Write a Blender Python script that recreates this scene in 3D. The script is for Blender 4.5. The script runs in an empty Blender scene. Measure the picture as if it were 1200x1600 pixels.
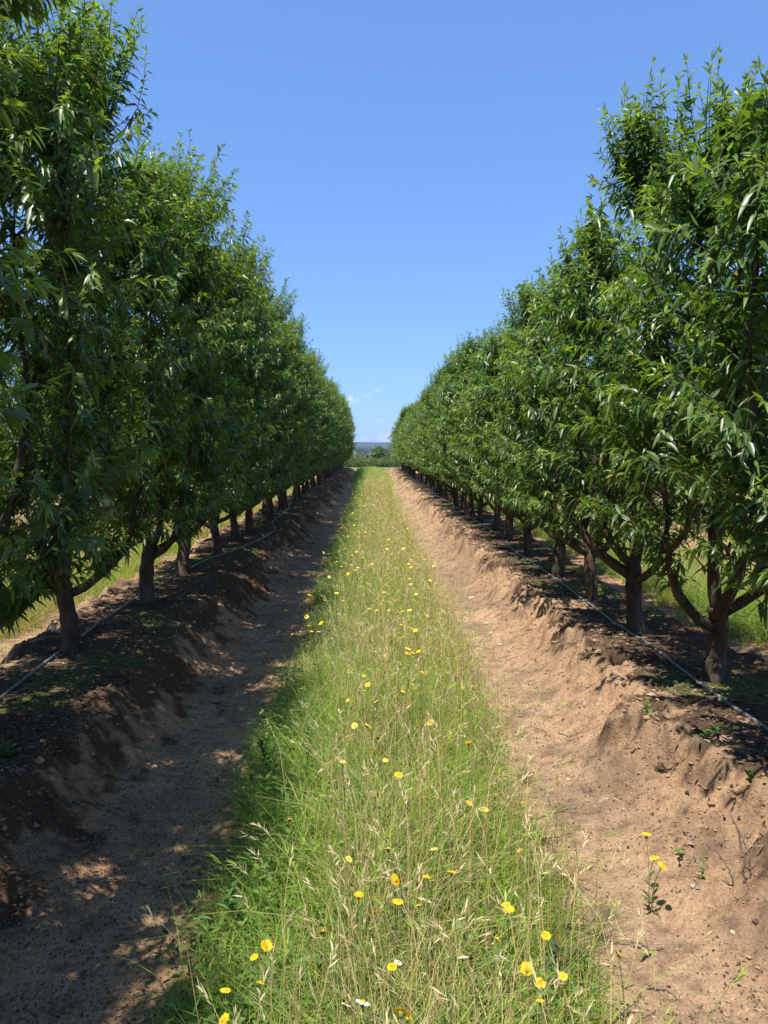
import bpy, math
import numpy as np
from math import radians, sin, cos, pi

sc = bpy.context.scene
COL = sc.collection
RNG = np.random.default_rng(7)

# ------------------------------------------------------------------ dimensions
EYE = 1.60            # camera height above the wheel track
ROW = 1.90            # distance of each tree row from the alley centre
ALLEY = 2 * ROW
BERM = 0.30           # height of the planted bed above the track
ROW_END = 52.0
SUN = np.array([-0.265, -0.30, 1.0]); SUN /= np.linalg.norm(SUN)

# ------------------------------------------------------------------ helpers
def link(o, parent=None):
    COL.objects.link(o)
    if parent is not None:
        o.parent = parent
    return o

def tag(o, label=None, cat=None, group=None, kind=None):
    if label: o["label"] = label
    if cat: o["category"] = cat
    if group: o["group"] = group
    if kind: o["kind"] = kind
    return o

def empty(name, loc, rz=0.0):
    o = bpy.data.objects.new(name, None)
    o.empty_display_size = 0.1
    o.location = [float(c) for c in loc]
    o.rotation_euler = (0, 0, rz)
    return link(o)

def raw_mesh(name, V, F, mats=(), col=None, midx=None, smooth=True):
    """V (n,3), F (m,k) with k 3 or 4 (one size per mesh)."""
    V = np.asarray(V, np.float32); F = np.asarray(F, np.int32)
    k = F.shape[1]
    me = bpy.data.meshes.new(name)
    me.vertices.add(len(V)); me.vertices.foreach_set("co", V.ravel())
    me.loops.add(F.size); me.loops.foreach_set("vertex_index", F.ravel())
    me.polygons.add(len(F))
    me.polygons.foreach_set("loop_start", np.arange(0, F.size, k, dtype=np.int32))
    me.polygons.foreach_set("loop_total", np.full(len(F), k, np.int32))
    me.polygons.foreach_set("use_smooth", np.full(len(F), smooth, bool))
    for m in mats: me.materials.append(m)
    if midx is not None:
        me.polygons.foreach_set("material_index", np.asarray(midx, np.int32))
    me.update(calc_edges=True)
    if col is not None:
        a = me.color_attributes.new("Col", 'FLOAT_COLOR', 'POINT')
        c = np.ones((len(V), 4), np.float32); c[:, :3] = col
        a.data.foreach_set("color", c.ravel())
    me.validate()
    return me

class Bag:
    """collects triangles"""
    def __init__(s): s.V = []; s.F = []; s.C = []; s.M = []; s.n = 0
    def add(s, V, F, col=None, m=0):
        V = np.asarray(V, np.float32).reshape(-1, 3); F = np.asarray(F, np.int64).reshape(-1, 3)
        s.V.append(V); s.F.append(F + s.n); s.n += len(V)
        c = np.zeros((len(V), 3), np.float32)
        if col is not None: c[:] = col
        s.C.append(c); s.M.append(np.full(len(F), m, np.int32))
    def mesh(s, name, mats, smooth=True):
        return raw_mesh(name, np.concatenate(s.V), np.concatenate(s.F), mats,
                        np.concatenate(s.C), np.concatenate(s.M), smooth)

def nrm(a):
    return a / np.maximum(np.linalg.norm(a, axis=-1, keepdims=True), 1e-9)

def hash2(ix, iy, seed):
    ix = np.asarray(ix).astype(np.int64).astype(np.uint64); iy = np.asarray(iy).astype(np.int64).astype(np.uint64)
    h = ix * np.uint64(0x9E3779B97F4A7C15) + iy * np.uint64(0xC2B2AE3D27D4EB4F) + np.uint64(seed * 7919 + 13)
    h ^= h >> np.uint64(29); h *= np.uint64(0xBF58476D1CE4E5B9); h ^= h >> np.uint64(32)
    h *= np.uint64(0x94D049BB133111EB); h ^= h >> np.uint64(31)
    return (h >> np.uint64(40)).astype(np.float64) / float(1 << 24)

def vnoise(x, y, seed=0):
    x0 = np.floor(x); y0 = np.floor(y); fx = x - x0; fy = y - y0
    fx = fx * fx * (3 - 2 * fx); fy = fy * fy * (3 - 2 * fy)
    with np.errstate(over='ignore'):
        a = hash2(x0, y0, seed); b = hash2(x0 + 1, y0, seed)
        c = hash2(x0, y0 + 1, seed); d = hash2(x0 + 1, y0 + 1, seed)
    return (a * (1 - fx) + b * fx) * (1 - fy) + (c * (1 - fx) + d * fx) * fy

def fbm(x, y, seed=0, octv=4):
    v = 0; amp = 0.5; tot = 0
    for k in range(octv):
        v = v + amp * vnoise(x * 2**k, y * 2**k, seed + k * 17); tot += amp; amp *= 0.5
    return v / tot

def sstep(a, b, x):
    t = np.clip((x - a) / (b - a), 0, 1); return t * t * (3 - 2 * t)

# ------------------------------------------------------------------ materials
def new_mat(name):
    m = bpy.data.materials.new(name); m.use_nodes = True
    nt = m.node_tree; nt.nodes.clear()
    out = nt.nodes.new("ShaderNodeOutputMaterial")
    return m, nt, out

def N(nt, typ, **kw):
    n = nt.nodes.new(typ)
    for k, v in kw.items():
        if k.startswith("i_"):
            n.inputs[k[2:].replace("_", " ")].default_value = v
        else: setattr(n, k, v)
    return n

def leaf_mat(name, trans=0.35, rough=0.38, spec=0.5, tcol=(1.5, 1.35, 0.5)):
    m, nt, out = new_mat(name)
    a = N(nt, "ShaderNodeAttribute", attribute_name="Col")
    geo = N(nt, "ShaderNodeNewGeometry")
    pale = N(nt, "ShaderNodeMix", data_type='RGBA', blend_type='MULTIPLY')
    pale.inputs[0].default_value = 1.0
    # underside of the leaf is paler and greyer
    under = N(nt, "ShaderNodeMix", data_type='RGBA')
    under.inputs[6].default_value = (1, 1, 1, 1); under.inputs[7].default_value = (1.25, 1.2, 1.35, 1)
    nt.links.new(geo.outputs["Backfacing"], under.inputs[0])
    nt.links.new(a.outputs["Color"], pale.inputs[6]); nt.links.new(under.outputs[2], pale.inputs[7])
    b = N(nt, "ShaderNodeBsdfPrincipled", i_Roughness=rough)
    b.inputs["Specular IOR Level"].default_value = spec
    nt.links.new(pale.outputs[2], b.inputs["Base Color"])
    t = N(nt, "ShaderNodeBsdfTranslucent")
    tc = N(nt, "ShaderNodeMix", data_type='RGBA', blend_type='MULTIPLY')
    tc.inputs[0].default_value = 1.0; tc.inputs[7].default_value = (*tcol, 1)
    nt.links.new(a.outputs["Color"], tc.inputs[6]); nt.links.new(tc.outputs[2], t.inputs["Color"])
    mx = N(nt, "ShaderNodeMixShader"); mx.inputs[0].default_value = trans
    nt.links.new(b.outputs[0], mx.inputs[1]); nt.links.new(t.outputs[0], mx.inputs[2])
    nt.links.new(mx.outputs[0], out.inputs["Surface"])
    return m

def noise_mat(name, c1, c2, scale=8.0, rough=0.9, bump=0.0, bscale=None, spec=0.2, detail=6.0, stretch=None):
    m, nt, out = new_mat(name)
    tc = N(nt, "ShaderNodeTexCoord")
    src = tc.outputs["Object"]
    if stretch:
        mp = N(nt, "ShaderNodeMapping"); mp.inputs["Scale"].default_value = stretch
        nt.links.new(src, mp.inputs["Vector"]); src = mp.outputs[0]
    n = N(nt, "ShaderNodeTexNoise", i_Scale=scale, i_Detail=detail, i_Roughness=0.65)
    nt.links.new(src, n.inputs["Vector"])
    r = N(nt, "ShaderNodeValToRGB")
    r.color_ramp.elements[0].position = 0.35; r.color_ramp.elements[1].position = 0.65
    r.color_ramp.elements[0].color = (*c1, 1); r.color_ramp.elements[1].color = (*c2, 1)
    nt.links.new(n.outputs["Fac"], r.inputs[0])
    b = N(nt, "ShaderNodeBsdfPrincipled", i_Roughness=rough)
    b.inputs["Specular IOR Level"].default_value = spec
    nt.links.new(r.outputs[0], b.inputs["Base Color"])
    if bump > 0:
        n2 = N(nt, "ShaderNodeTexNoise", i_Scale=bscale or scale * 3, i_Detail=5.0)
        nt.links.new(src, n2.inputs["Vector"])
        bp = N(nt, "ShaderNodeBump", i_Strength=1.0, i_Distance=bump)
        nt.links.new(n2.outputs["Fac"], bp.inputs["Height"]); nt.links.new(bp.outputs[0], b.inputs["Normal"])
    nt.links.new(b.outputs[0], out.inputs["Surface"])
    return m

def attr_mat(name, rough=0.9, spec=0.15, bump=0.0, bscale=200.0, mottled=0.0, mscale=90.0):
    m, nt, out = new_mat(name)
    a = N(nt, "ShaderNodeAttribute", attribute_name="Col")
    b = N(nt, "ShaderNodeBsdfPrincipled", i_Roughness=rough)
    b.inputs["Specular IOR Level"].default_value = spec
    tc = N(nt, "ShaderNodeTexCoord")
    c = a.outputs["Color"]
    if mottled > 0:
        n = N(nt, "ShaderNodeTexNoise", i_Scale=mscale, i_Detail=6.0, i_Roughness=0.7)
        nt.links.new(tc.outputs["Object"], n.inputs["Vector"])
        mr = N(nt, "ShaderNodeMapRange"); mr.inputs[1].default_value = 0.3; mr.inputs[2].default_value = 0.7
        mr.inputs[3].default_value = 1 - mottled; mr.inputs[4].default_value = 1 + mottled
        nt.links.new(n.outputs["Fac"], mr.inputs[0])
        mx = N(nt, "ShaderNodeMix", data_type='RGBA', blend_type='MULTIPLY'); mx.inputs[0].default_value = 1
        nt.links.new(c, mx.inputs[6]); nt.links.new(mr.outputs[0], mx.inputs[7]); c = mx.outputs[2]
    nt.links.new(c, b.inputs["Base Color"])
    if bump > 0:
        n2 = N(nt, "ShaderNodeTexNoise", i_Scale=bscale, i_Detail=6.0, i_Roughness=0.7)
        nt.links.new(tc.outputs["Object"], n2.inputs["Vector"])
        bp = N(nt, "ShaderNodeBump", i_Strength=1.0, i_Distance=bump)
        nt.links.new(n2.outputs["Fac"], bp.inputs["Height"]); nt.links.new(bp.outputs[0], b.inputs["Normal"])
    nt.links.new(b.outputs[0], out.inputs["Surface"])
    return m

M_LEAF = leaf_mat("almond_leaf", 0.44, 0.37, 0.62, (1.6, 1.6, 0.5))
M_GRASS = leaf_mat("grass_blade", 0.5, 0.55, 0.3, (1.25, 1.2, 0.7))
M_FAR = leaf_mat("far_foliage", 0.2, 0.6, 0.2)
M_PETAL = leaf_mat("petal", 0.35, 0.6, 0.2, (1.1, 1.0, 0.8))
M_BARK = noise_mat("almond_bark", (0.04, 0.028, 0.02), (0.12, 0.085, 0.06), 14, 0.9, 0.012, 40, stretch=(1, 1, 0.35))
M_TWIG = noise_mat("shoot_bark", (0.05, 0.048, 0.024), (0.10, 0.085, 0.042), 30, 0.7)
M_STEM = noise_mat("green_stem", (0.09, 0.14, 0.04), (0.14, 0.19, 0.06), 60, 0.6)
M_DEAD = noise_mat("dead_twig", (0.11, 0.085, 0.065), (0.26, 0.21, 0.16), 50, 0.85, 0.002, 120)
M_NUT = noise_mat("almond_hull", (0.24, 0.27, 0.14), (0.36, 0.38, 0.22), 60, 0.8, 0.001, 300)
M_SOIL = attr_mat("soil", 0.95, 0.1, 0.014, 75, 0.40, 85)
M_CRUMB = attr_mat("soil_crumb", 0.95, 0.1, 0.004, 200, 0.2, 120)
M_LITTER = attr_mat("litter_flake", 0.8, 0.2)
M_STONE = noise_mat("pale_stone", (0.34, 0.27, 0.19), (0.50, 0.42, 0.31), 40, 0.85, 0.003, 150)
M_DISC = noise_mat("flower_disc", (0.62, 0.30, 0.02), (0.75, 0.42, 0.03), 300, 0.8, 0.001, 900)
M_HILL = noise_mat("hill_forest", (0.025, 0.04, 0.025), (0.05, 0.065, 0.035), 0.01, 0.95, 0)

# dusty black polythene pipe
M_HOSE = noise_mat("polythene_pipe", (0.10, 0.10, 0.105), (0.21, 0.20, 0.19), 30, 0.42, 0, spec=0.6)

# ------------------------------------------------------------------ terrain
def scarp_edges(y):
    """wandering foot/top of both banks of the alley as a function of y"""
    er = 1.40 + 0.16 * (fbm(y * 1.3, y * 0 + 3.1, 5, 3) - 0.5) * 2 + 0.09 * (fbm(y * 6, y * 0 + 1.7, 6, 2) - 0.5) * 2
    el = 1.30 + 0.18 * (fbm(y * 0.9, y * 0 + 9.1, 8, 3) - 0.5) * 2 + 0.05 * (fbm(y * 6, y * 0 + 4.7, 9, 2) - 0.5) * 2
    return er, el

def bank(x, y):
    """height of bed profile, u measured from alley centre"""
    k = np.round(x / ALLEY)
    u = x - k * ALLEY
    yy = y + k * 37.0
    er, el = scarp_edges(yy)
    ur, ul = np.maximum(u, 0), np.maximum(-u, 0)
    clod = (fbm(u * 7, yy * 7, 21, 4) - 0.5)
    zr = BERM * (0.42 * sstep(0.98, er - 0.02, ur) + 0.58 * sstep(er - 0.15, er + 0.10, ur + clod * 0.42))
    zl = BERM * (0.72 * sstep(0.92, el + 0.32, ul) + 0.28 * sstep(el - 0.12, el + 0.12, ul + clod * 0.32))
    z = zr + zl
    z = z + 0.03 * sstep(0.72, 0.5, np.abs(u))                       # strip is slightly proud of the wheel tracks
    return z, u, er, el

def far_fall(y):
    d = np.maximum(y - 60, 0)
    return -15.0 * (1 - np.exp(-(d / 260.0) ** 1.4)) + 9.0 * sstep(900, 3000, y)

def ground_z(x, y, detail=True):
    x = np.asarray(x, float); y = np.asarray(y, float)
    z, u, er, el = bank(x, y)
    inside = sstep(ROW_END + 3, ROW_END - 0.5, y) * sstep(-14, -10, y) * sstep(24.5, 22, np.abs(x))
    z = z * inside
    if detail:
        near = sstep(40, 14, y) * sstep(-6, -2, y) * sstep(6, 3.5, np.abs(x))
        edge = np.exp(-((np.abs(u) - 1.36) / 0.24) ** 2)
        z = z + near * ((0.012 + 0.050 * edge) * (fbm(x * 7, y * 7, 31, 4) - 0.5) * 2
                        + (0.006 + 0.024 * edge) * (fbm(x * 24, y * 24, 41, 3) - 0.5) * 2)
        z = z - near * 0.014 * sstep(0.25, 0.0, np.abs(np.abs(u) - 0.92)) * fbm(x * 3, y * 2, 55, 2)
    z = z + 0.03 * (fbm(x * 0.5, y * 0.5, 61, 2) - 0.5) * sstep(0, 3, y)
    return z + far_fall(y)

def axis_coords(dense, step_far, start, end, ratio):
    out = [start]; s = step_far
    while out[-1] < end:
        out.append(out[-1] + s); s *= ratio
    return out

xs = np.arange(-2.6, 2.6001, 0.02)
xp = axis_coords(None, 0.03, 2.62, 6000, 1.10)
xs = np.concatenate([-np.array(xp[::-1]), xs, xp])
ys = list(np.arange(1.2, 7.0, 0.02)); s = 0.02
while ys[-1] < 70: s *= 1.0085; ys.append(ys[-1] + s)
while ys[-1] < 9000: s *= 1.13; ys.append(ys[-1] + s)
yb = [1.2]; s = 0.05
while yb[-1] > -4000: s *= 1.22; yb.append(yb[-1] - s)
ys = np.concatenate([np.array(yb[1:][::-1]), ys])
GX, GY = np.meshgrid(xs, ys)
GZ = ground_z(GX, GY)
nx, ny = len(xs), len(ys)
idx = np.arange(nx * ny).reshape(ny, nx)
Fq = np.stack([idx[:-1, :-1], idx[:-1, 1:], idx[1:, 1:], idx[1:, :-1]], -1).reshape(-1, 4)
# soil colours, with a shade tone and its lift painted in on the left
_, U, ER, EL = bank(GX, GY)
SAND = np.array([0.400, 0.264, 0.158]); ORANGE = np.array([0.355, 0.220, 0.125]); DARK = np.array([0.070, 0.043, 0.026])
BROWN = np.array([0.215, 0.145, 0.095]); FIELD = np.array([0.16, 0.17, 0.06]); MOSS = np.array([0.07, 0.10, 0.025])
au = np.abs(U)
n1 = fbm(GX * 2.2, GY * 2.2, 71, 4); n2 = fbm(GX * 11, GY * 11, 81, 4); n3 = fbm(GX * 0.7, GY * 0.7, 91, 3)
n4 = fbm(GX * 30, GY * 30, 95, 3)
C = np.empty(GX.shape + (3,)); C[:] = SAND
def blend(C, c, w): return C * (1 - w[..., None]) + np.asarray(c) * w[..., None]
edge_w = np.where(U > 0, sstep(1.02, 1.25, au), sstep(0.95, 1.2, au))
C = blend(C, ORANGE, edge_w * (0.45 + 0.5 * n1))
# grey brown dust and trampled debris bands on the tracks
C = blend(C, BROWN, np.clip((n1 - 0.44) * 4.0, 0, 1) * 0.7 * sstep(0.62, 0.95, au))
C = blend(C, BROWN * 0.72, np.clip((n2 - 0.52) * 5.0, 0, 1) * 0.55)
C = blend(C, DARK * 1.5, np.clip((n4 - 0.56) * 6.0, 0, 1) * 0.55)
# left track browner: its shade painted into the soil colour, plus debris
C = blend(C, BROWN, np.where(U < 0, sstep(0.5, 0.9, au), 0) * (0.10 + 0.4 * n1))
# organic mulch on the beds
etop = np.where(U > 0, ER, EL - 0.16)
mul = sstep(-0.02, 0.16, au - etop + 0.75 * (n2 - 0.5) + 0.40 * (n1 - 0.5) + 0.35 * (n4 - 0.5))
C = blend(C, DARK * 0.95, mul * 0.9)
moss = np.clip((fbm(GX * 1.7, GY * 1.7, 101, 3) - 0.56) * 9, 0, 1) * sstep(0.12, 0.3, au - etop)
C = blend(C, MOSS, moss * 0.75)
# soil under the grass
C = blend(C, np.array([0.15, 0.125, 0.06]), sstep(0.72, 0.5, au + 0.16 * (n2 - 0.5)))
C = C * (0.86 + 0.28 * n3)[..., None] * np.where(U < 0, 1, 0)[..., None] * np.array([1.30, 1.18, 1.06]) + C * (0.86 + 0.28 * n3)[..., None] * np.where(U >= 0, 1, 0)[..., None]  # left half warmed and brightened: a lift of its shade painted into the soil
inside = sstep(ROW_END + 4, ROW_END, GY) * sstep(-14, -10, GY) * sstep(24.5, 22.5, np.abs(GX))
fieldc = FIELD * (0.7 + 0.6 * fbm(GX * 0.02, GY * 0.02, 111, 3))[..., None]
C = C * inside[..., None] + fieldc * (1 - inside[..., None])
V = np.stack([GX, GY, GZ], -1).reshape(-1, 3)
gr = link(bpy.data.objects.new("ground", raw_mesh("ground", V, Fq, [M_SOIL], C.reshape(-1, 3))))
tag(gr, kind="structure")

# ------------------------------------------------------------------ leaf / blade / tube builders
def leaves(bag, P, D, U, L, W, droop, col, m=0, fold=0.28):
    """lanceolate folded leaves: P base, D axis, U approx. normal"""
    n = len(P)
    D = nrm(D); S = nrm(np.cross(D, U)); Nn = nrm(np.cross(S, D))
    T = np.array([0.0, 0.28, 0.62, 1.0]); HW = np.array([0.0, 0.5, 0.40, 0.0])
    down = np.array([0, 0, -1.0])
    def mid(t): return P + D * (L * t)[:, None] + down * (droop * L * t * t)[:, None]
    m0, m1, m2, m3 = (mid(t) for t in T)
    out = [m0]
    for mm, hw in ((m1, HW[1]), (m2, HW[2])):
        off = S * (W * hw)[:, None]; lift = Nn * (W * hw * fold)[:, None]
        out += [mm - off + lift, mm, mm + off + lift]
    out.append(m3)
    VV = np.stack(out, 1)              # n,8,3
    tri = np.array([[0, 2, 1], [0, 3, 2], [1, 2, 5], [1, 5, 4], [2, 3, 6], [2, 6, 5], [4, 5, 7], [5, 6, 7]])
    F = (tri[None] + (np.arange(n) * 8)[:, None, None]).reshape(-1, 3)
    c = np.repeat(np.asarray(col, np.float32).reshape(-1, 3) if np.ndim(col) == 2 else np.tile(col, (n, 1)), 8, 0)
    bag.add(VV.reshape(-1, 3), F, c, m)

def blades(bag, P, H, lean, az, curl, W, face, col, m=0, seg=4):
    """grass blades: base P, height H, lean (outward at the tip in units of H), az lean direction"""
    n = len(P)
    dirv = np.stack([np.cos(az), np.sin(az), np.zeros(n)], -1)
    side = np.stack([np.cos(face), np.sin(face), np.zeros(n)], -1)
    rows = []
    for k in range(seg + 1):
        t = k / seg
        x = lean * (t ** 1.6 + curl * t ** 3)
        z = t * (1 - 0.35 * curl * t * t)
        c = P + dirv * (H * x)[:, None] + np.array([0, 0, 1.0]) * (H * z)[:, None]
        w = W * (0.5 * (1 - t ** 1.7) if k < seg else 0.0)
        w = np.broadcast_to(w, (n,))
        if k < seg: rows += [c - side * w[:, None], c + side * w[:, None]]
        else: rows.append(c)
    VV = np.stack(rows, 1); q = VV.shape[1]
    tri = []
    for k in range(seg - 1):
        a = 2 * k; tri += [[a, a + 1, a + 3], [a, a + 3, a + 2]]
    a = 2 * (seg - 1); tri.append([a, a + 1, a + 2])
    F = (np.array(tri)[None] + (np.arange(n) * q)[:, None, None]).reshape(-1, 3)
    bag.add(VV.reshape(-1, 3), F, np.repeat(col, q, 0), m)

def tubes(bag, PTS, R, sides=5, col=None, m=0, cap=True):
    """PTS (n,k,3) polylines, R (n,k) radii"""
    PTS = np.asarray(PTS, float); R = np.asarray(R, float)
    n, k, _ = PTS.shape
    T = np.gradient(PTS, axis=1); T = nrm(T)
    ref = np.where(np.abs(T[..., 2:3]) > 0.92, np.array([1.0, 0, 0]), np.array([0, 0, 1.0]))
    ref = np.broadcast_to(ref[:, :1], T.shape)     # one reference per polyline
    A = nrm(np.cross(T, ref)); B = np.cross(T, A)
    ang = np.arange(sides) / sides * 2 * pi
    ring = PTS[:, :, None] + R[:, :, None, None] * (A[:, :, None] * np.cos(ang)[None, None, :, None]
                                                   + B[:, :, None] * np.sin(ang)[None, None, :, None])
    VV = ring.reshape(n, k * sides, 3)
    F = []
    for i in range(k - 1):
        for j in range(sides):
            a = i * sides + j; b = i * sides + (j + 1) % sides
            F += [[a, b, b + sides], [a, b + sides, a + sides]]
    if cap:
        for j in range(1, sides - 1):
            F.append([0, j + 1, j]); e = (k - 1) * sides; F.append([e, e + j, e + j + 1])
    F = (np.array(F)[None] + (np.arange(n) * k * sides)[:, None, None]).reshape(-1, 3)
    bag.add(VV.reshape(-1, 3), F, col, m)

def ellipsoid(bag, c, r, axis=None, col=None, m=0, nu=8, nv=6, jitter=0.0, rng=None):
    V = []; F = []
    for i in range(nv + 1):
        th = pi * i / nv
        for j in range(nu):
            ph = 2 * pi * j / nu
            V.append([sin(th) * cos(ph), sin(th) * sin(ph), cos(th)])
    V = np.array(V)
    if jitter and rng is not None: V = V * (1 + jitter * (rng.random((len(V), 1)) - 0.5) * 2)
    for i in range(nv):
        for j in range(nu):
            a = i * nu + j; b = i * nu + (j + 1) % nu
            F += [[a, a + nu, b + nu], [a, b + nu, b]]
    V = V * np.asarray(r)
    if axis is not None:
        z = nrm(np.asarray(axis, float)); x = nrm(np.cross(z, [0.31, 0.95, 0.11])); y = np.cross(z, x)
        V = V @ np.stack([x, y, z])
    bag.add(V + np.asarray(c), F, col, m)

# ------------------------------------------------------------------ almond trees
def bezier(A, Cc, B, t):
    t = t[..., None] if t.ndim == 2 else t[:, None]
    if A.ndim == 2 and t.ndim == 3: A, Cc, B = A[:, None], Cc[:, None], B[:, None]
    return (1 - t) ** 2 * A + 2 * t * (1 - t) * Cc + t * t * B

def bez_d(A, Cc, B, t):
    t = t[..., None]
    A, Cc, B = A[:, None], Cc[:, None], B[:, None]
    return 2 * (1 - t) * (Cc - A) + 2 * t * (B - Cc)

def make_tree(seed, H, W, prof, n_shoot, n_leader, fork, bottom=0.62, nleaf=34, ywide=1.0):
    r = np.random.default_rng(seed)
    wood = Bag(); crown = Bag()
    # trunk
    k = 22; tt = np.linspace(0, 1, k)
    lean = r.normal(0, 0.035, 2)
    tr = np.stack([lean[0] * tt + 0.012 * np.sin(tt * 5 + seed), lean[1] * tt + 0.012 * np.cos(tt * 4 + seed), -0.06 + (fork + 0.10) * tt], -1)
    r0 = r.uniform(0.053, 0.066)
    rad = r0 * (1 + 0.42 * np.exp(-tt * 9) - 0.12 * tt + 0.04 * np.sin(tt * 11 + seed) + 0.05 * np.sin(tt * 29 + seed * 2) + 0.13 * np.exp(-((tt - 0.30) / 0.05) ** 2) + 0.14 * sstep(0.75, 1, tt))
    tubes(wood, tr[None], rad[None], 12)
    top = tr[-1] - np.array([0, 0, 0.05])
    nodes = []; nrad = []
    nl = r.integers(5, 7); az0 = r.uniform(0, 2 * pi)
    for i in range(nl):
        az = az0 + 2 * pi * i / nl + r.normal(0, 0.22)
        leader = (i == nl - 1)
        th = radians(r.uniform(38, 62)) if not leader else radians(8)
        L = (H * 0.80 - fork) * (r.uniform(0.8, 1.02) if not leader else 0.98)
        p = top + np.array([0, 0, r.uniform(-0.07, 0.04)]); pts = [p.copy()]; n = 16; st = L / n
        for j in range(n):
            f = j / n
            a = th * math.exp(-3.0 * f) + radians(9) * (1 if not leader else 0.2)
            azj = az + 0.35 * math.sin(j * 0.7 + seed + i)
            d = np.array([sin(a) * cos(azj), sin(a) * sin(azj), cos(a)]) + r.normal(0, 0.05, 3)
            p = p + nrm(d) * st
            lim = 0.55 * W * np.interp((p[2] - bottom) / (H - bottom), [0, .1, .28, .5, .7, .85, 1.0], prof)
            q = np.hypot(p[0], p[1])
            if q > lim and p[2] > bottom: p[:2] *= 0.5 + 0.5 * lim / q
            pts.append(p.copy())
        pts = np.array(pts)
        rd = (0.031 if not leader else 0.036) * r.uniform(0.8, 1.1) * (1 - np.linspace(0, 1, n + 1)) ** 1.35 + 0.004
        tubes(wood, pts[None], rd[None], 8)
        nodes.append(pts[2:]); nrad.append(rd[2:])
    nodes = np.concatenate(nodes); nrad = np.concatenate(nrad)
    # shoot tips fill an uneven envelope
    n = n_shoot
    u = r.random(n)
    zt = bottom + (H - bottom) * u ** 0.95
    tz = (zt - bottom) / (H - bottom)
    wz = np.interp(tz, [0, .1, .28, .5, .7, .85, 1.0], prof) * W
    ang = r.uniform(0, 2 * pi, n)
    lump = 0.70 + 0.62 * fbm(ang * 1.6 + seed * 3.3, zt * 2.1 + seed, 7, 2)
    rr = wz * lump * r.random(n) ** 0.36
    spray = r.random(n) < 0.13
    rr = np.where(spray, wz * r.uniform(0.98, 1.22, n), rr)
    B = np.stack([np.cos(ang) * rr, np.sin(ang) * rr * ywide, zt], -1)
    hole = fbm(ang * 1.9 + seed * 1.7, zt * 2.6 - seed, 19, 2)
    kp = r.random(n) > 0.85 * sstep(0.50, 0.36, hole)
    B, zt, tz = B[kp], zt[kp], tz[kp]; n = len(B)
    B[:, :2] += lean
    lowdip = (tz < 0.12)
    B[lowdip, 2] -= r.uniform(0, 0.16, lowdip.sum())
    # upright leaders
    nl2 = n_leader
    a2 = r.uniform(0, 2 * pi, nl2); wtop = prof[5] * W
    r2 = wtop * np.sqrt(r.random(nl2)) * 1.02
    ztop = H * (0.90 + 0.06 * r.random(nl2)) + r.uniform(0.0, 0.55, nl2) ** 1.15 * (1 - 0.6 * r2 / (wtop + 1e-6))
    B2 = np.stack([np.cos(a2) * r2, np.sin(a2) * r2 * ywide, ztop], -1)
    B = np.concatenate([B, B2]); isl = np.concatenate([np.zeros(n, bool), np.ones(nl2, bool)])
    # attach to the closest limb node below
    d = np.linalg.norm(B[:, None] - nodes[None], axis=-1) + 2.5 * np.maximum(nodes[None, :, 2] - B[:, None, 2] + 0.22, 0)
    ni = d.argmin(1); A = nodes[ni]
    ln = np.linalg.norm(B - A, axis=1)
    up = np.where(isl, -0.10, r.uniform(0.04, 0.30, len(B)))
    Cc = (A + B) / 2 + np.stack([np.zeros(len(B)), np.zeros(len(B)), up * ln], -1)
    Cc[isl, :2] = A[isl, :2] * 0.35 + B[isl, :2] * 0.65 + r.normal(0, 0.03, (isl.sum(), 2))
    Cc += r.normal(0, 0.055, Cc.shape)
    ts = np.tile(np.linspace(0, 1, 6), (len(B), 1))
    PT = bezier(A, Cc, B, ts)
    rs = np.minimum(0.0022 + 0.0045 * np.clip(ln, 0, 1.2), 0.007)
    RR = rs[:, None] * (1 - 0.9 * ts)
    tubes(crown, PT, RR, 4, (0.12, 0.10, 0.05), 1, cap=False)
    # leaves along the shoots
    lb = np.clip(r.uniform(0.40, 0.72, len(B)), 0, None)
    t0 = np.clip(1 - lb / np.maximum(ln * 1.03, 1e-3), 0.03, 0.9)
    M = nleaf
    f = (np.arange(M) + r.random((len(B), M))) / M
    t = t0[:, None] + (1 - t0[:, None]) * f
    P = bezier(A, Cc, B, t); TG = nrm(bez_d(A, Cc, B, t))
    keep = r.random(t.shape) < np.where(isl[:, None], 0.85, np.clip(ln * 1.9, 0.45, 1.0)[:, None])
    f, P, TG = f[keep], P[keep], TG[keep]
    shoot_id = np.repeat(np.arange(len(B)), M).reshape(len(B), M)[keep]
    nn = len(P)
    ph = shoot_id * 1.7 + f * M * 2.4 + r.normal(0, 0.3, nn)
    ref = np.where(np.abs(TG[:, 2:3]) > 0.9, np.array([1.0, 0, 0]), np.array([0, 0, 1.0]))
    E1 = nrm(np.cross(TG, ref)); E2 = np.cross(TG, E1)
    RAD = E1 * np.cos(ph)[:, None] + E2 * np.sin(ph)[:, None]
    al = np.radians(r.uniform(38, 78, nn)) * (1 - 0.35 * f ** 3)
    Dv = TG * np.cos(al)[:, None] + RAD * np.sin(al)[:, None]
    Dv[:, 2] -= r.uniform(0.05, 0.9, nn) * (1 - 0.75 * isl[shoot_id] * f)
    Uv = TG * 0.6 + np.array([0, 0, 1.0]) + r.normal(0, 0.5, (nn, 3))
    L = r.uniform(0.040, 0.096, nn) * (1 - 0.40 * sstep(0.85, 1.0, f))
    Wd = L * r.uniform(0.22, 0.31, nn)
    dr = r.uniform(0.0, 0.65, nn)
    # the terminal rosette of every shoot
    tp = np.repeat(np.arange(len(B)), 6)
    TGe = nrm(B - Cc)[tp]; rv = nrm(r.normal(0, 1, (len(tp), 3)))
    P = np.concatenate([P, B[tp] - TGe * r.uniform(0, 0.03, (len(tp), 1))]); Dv = np.concatenate([Dv, TGe * 0.75 + rv * 0.6])
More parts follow.
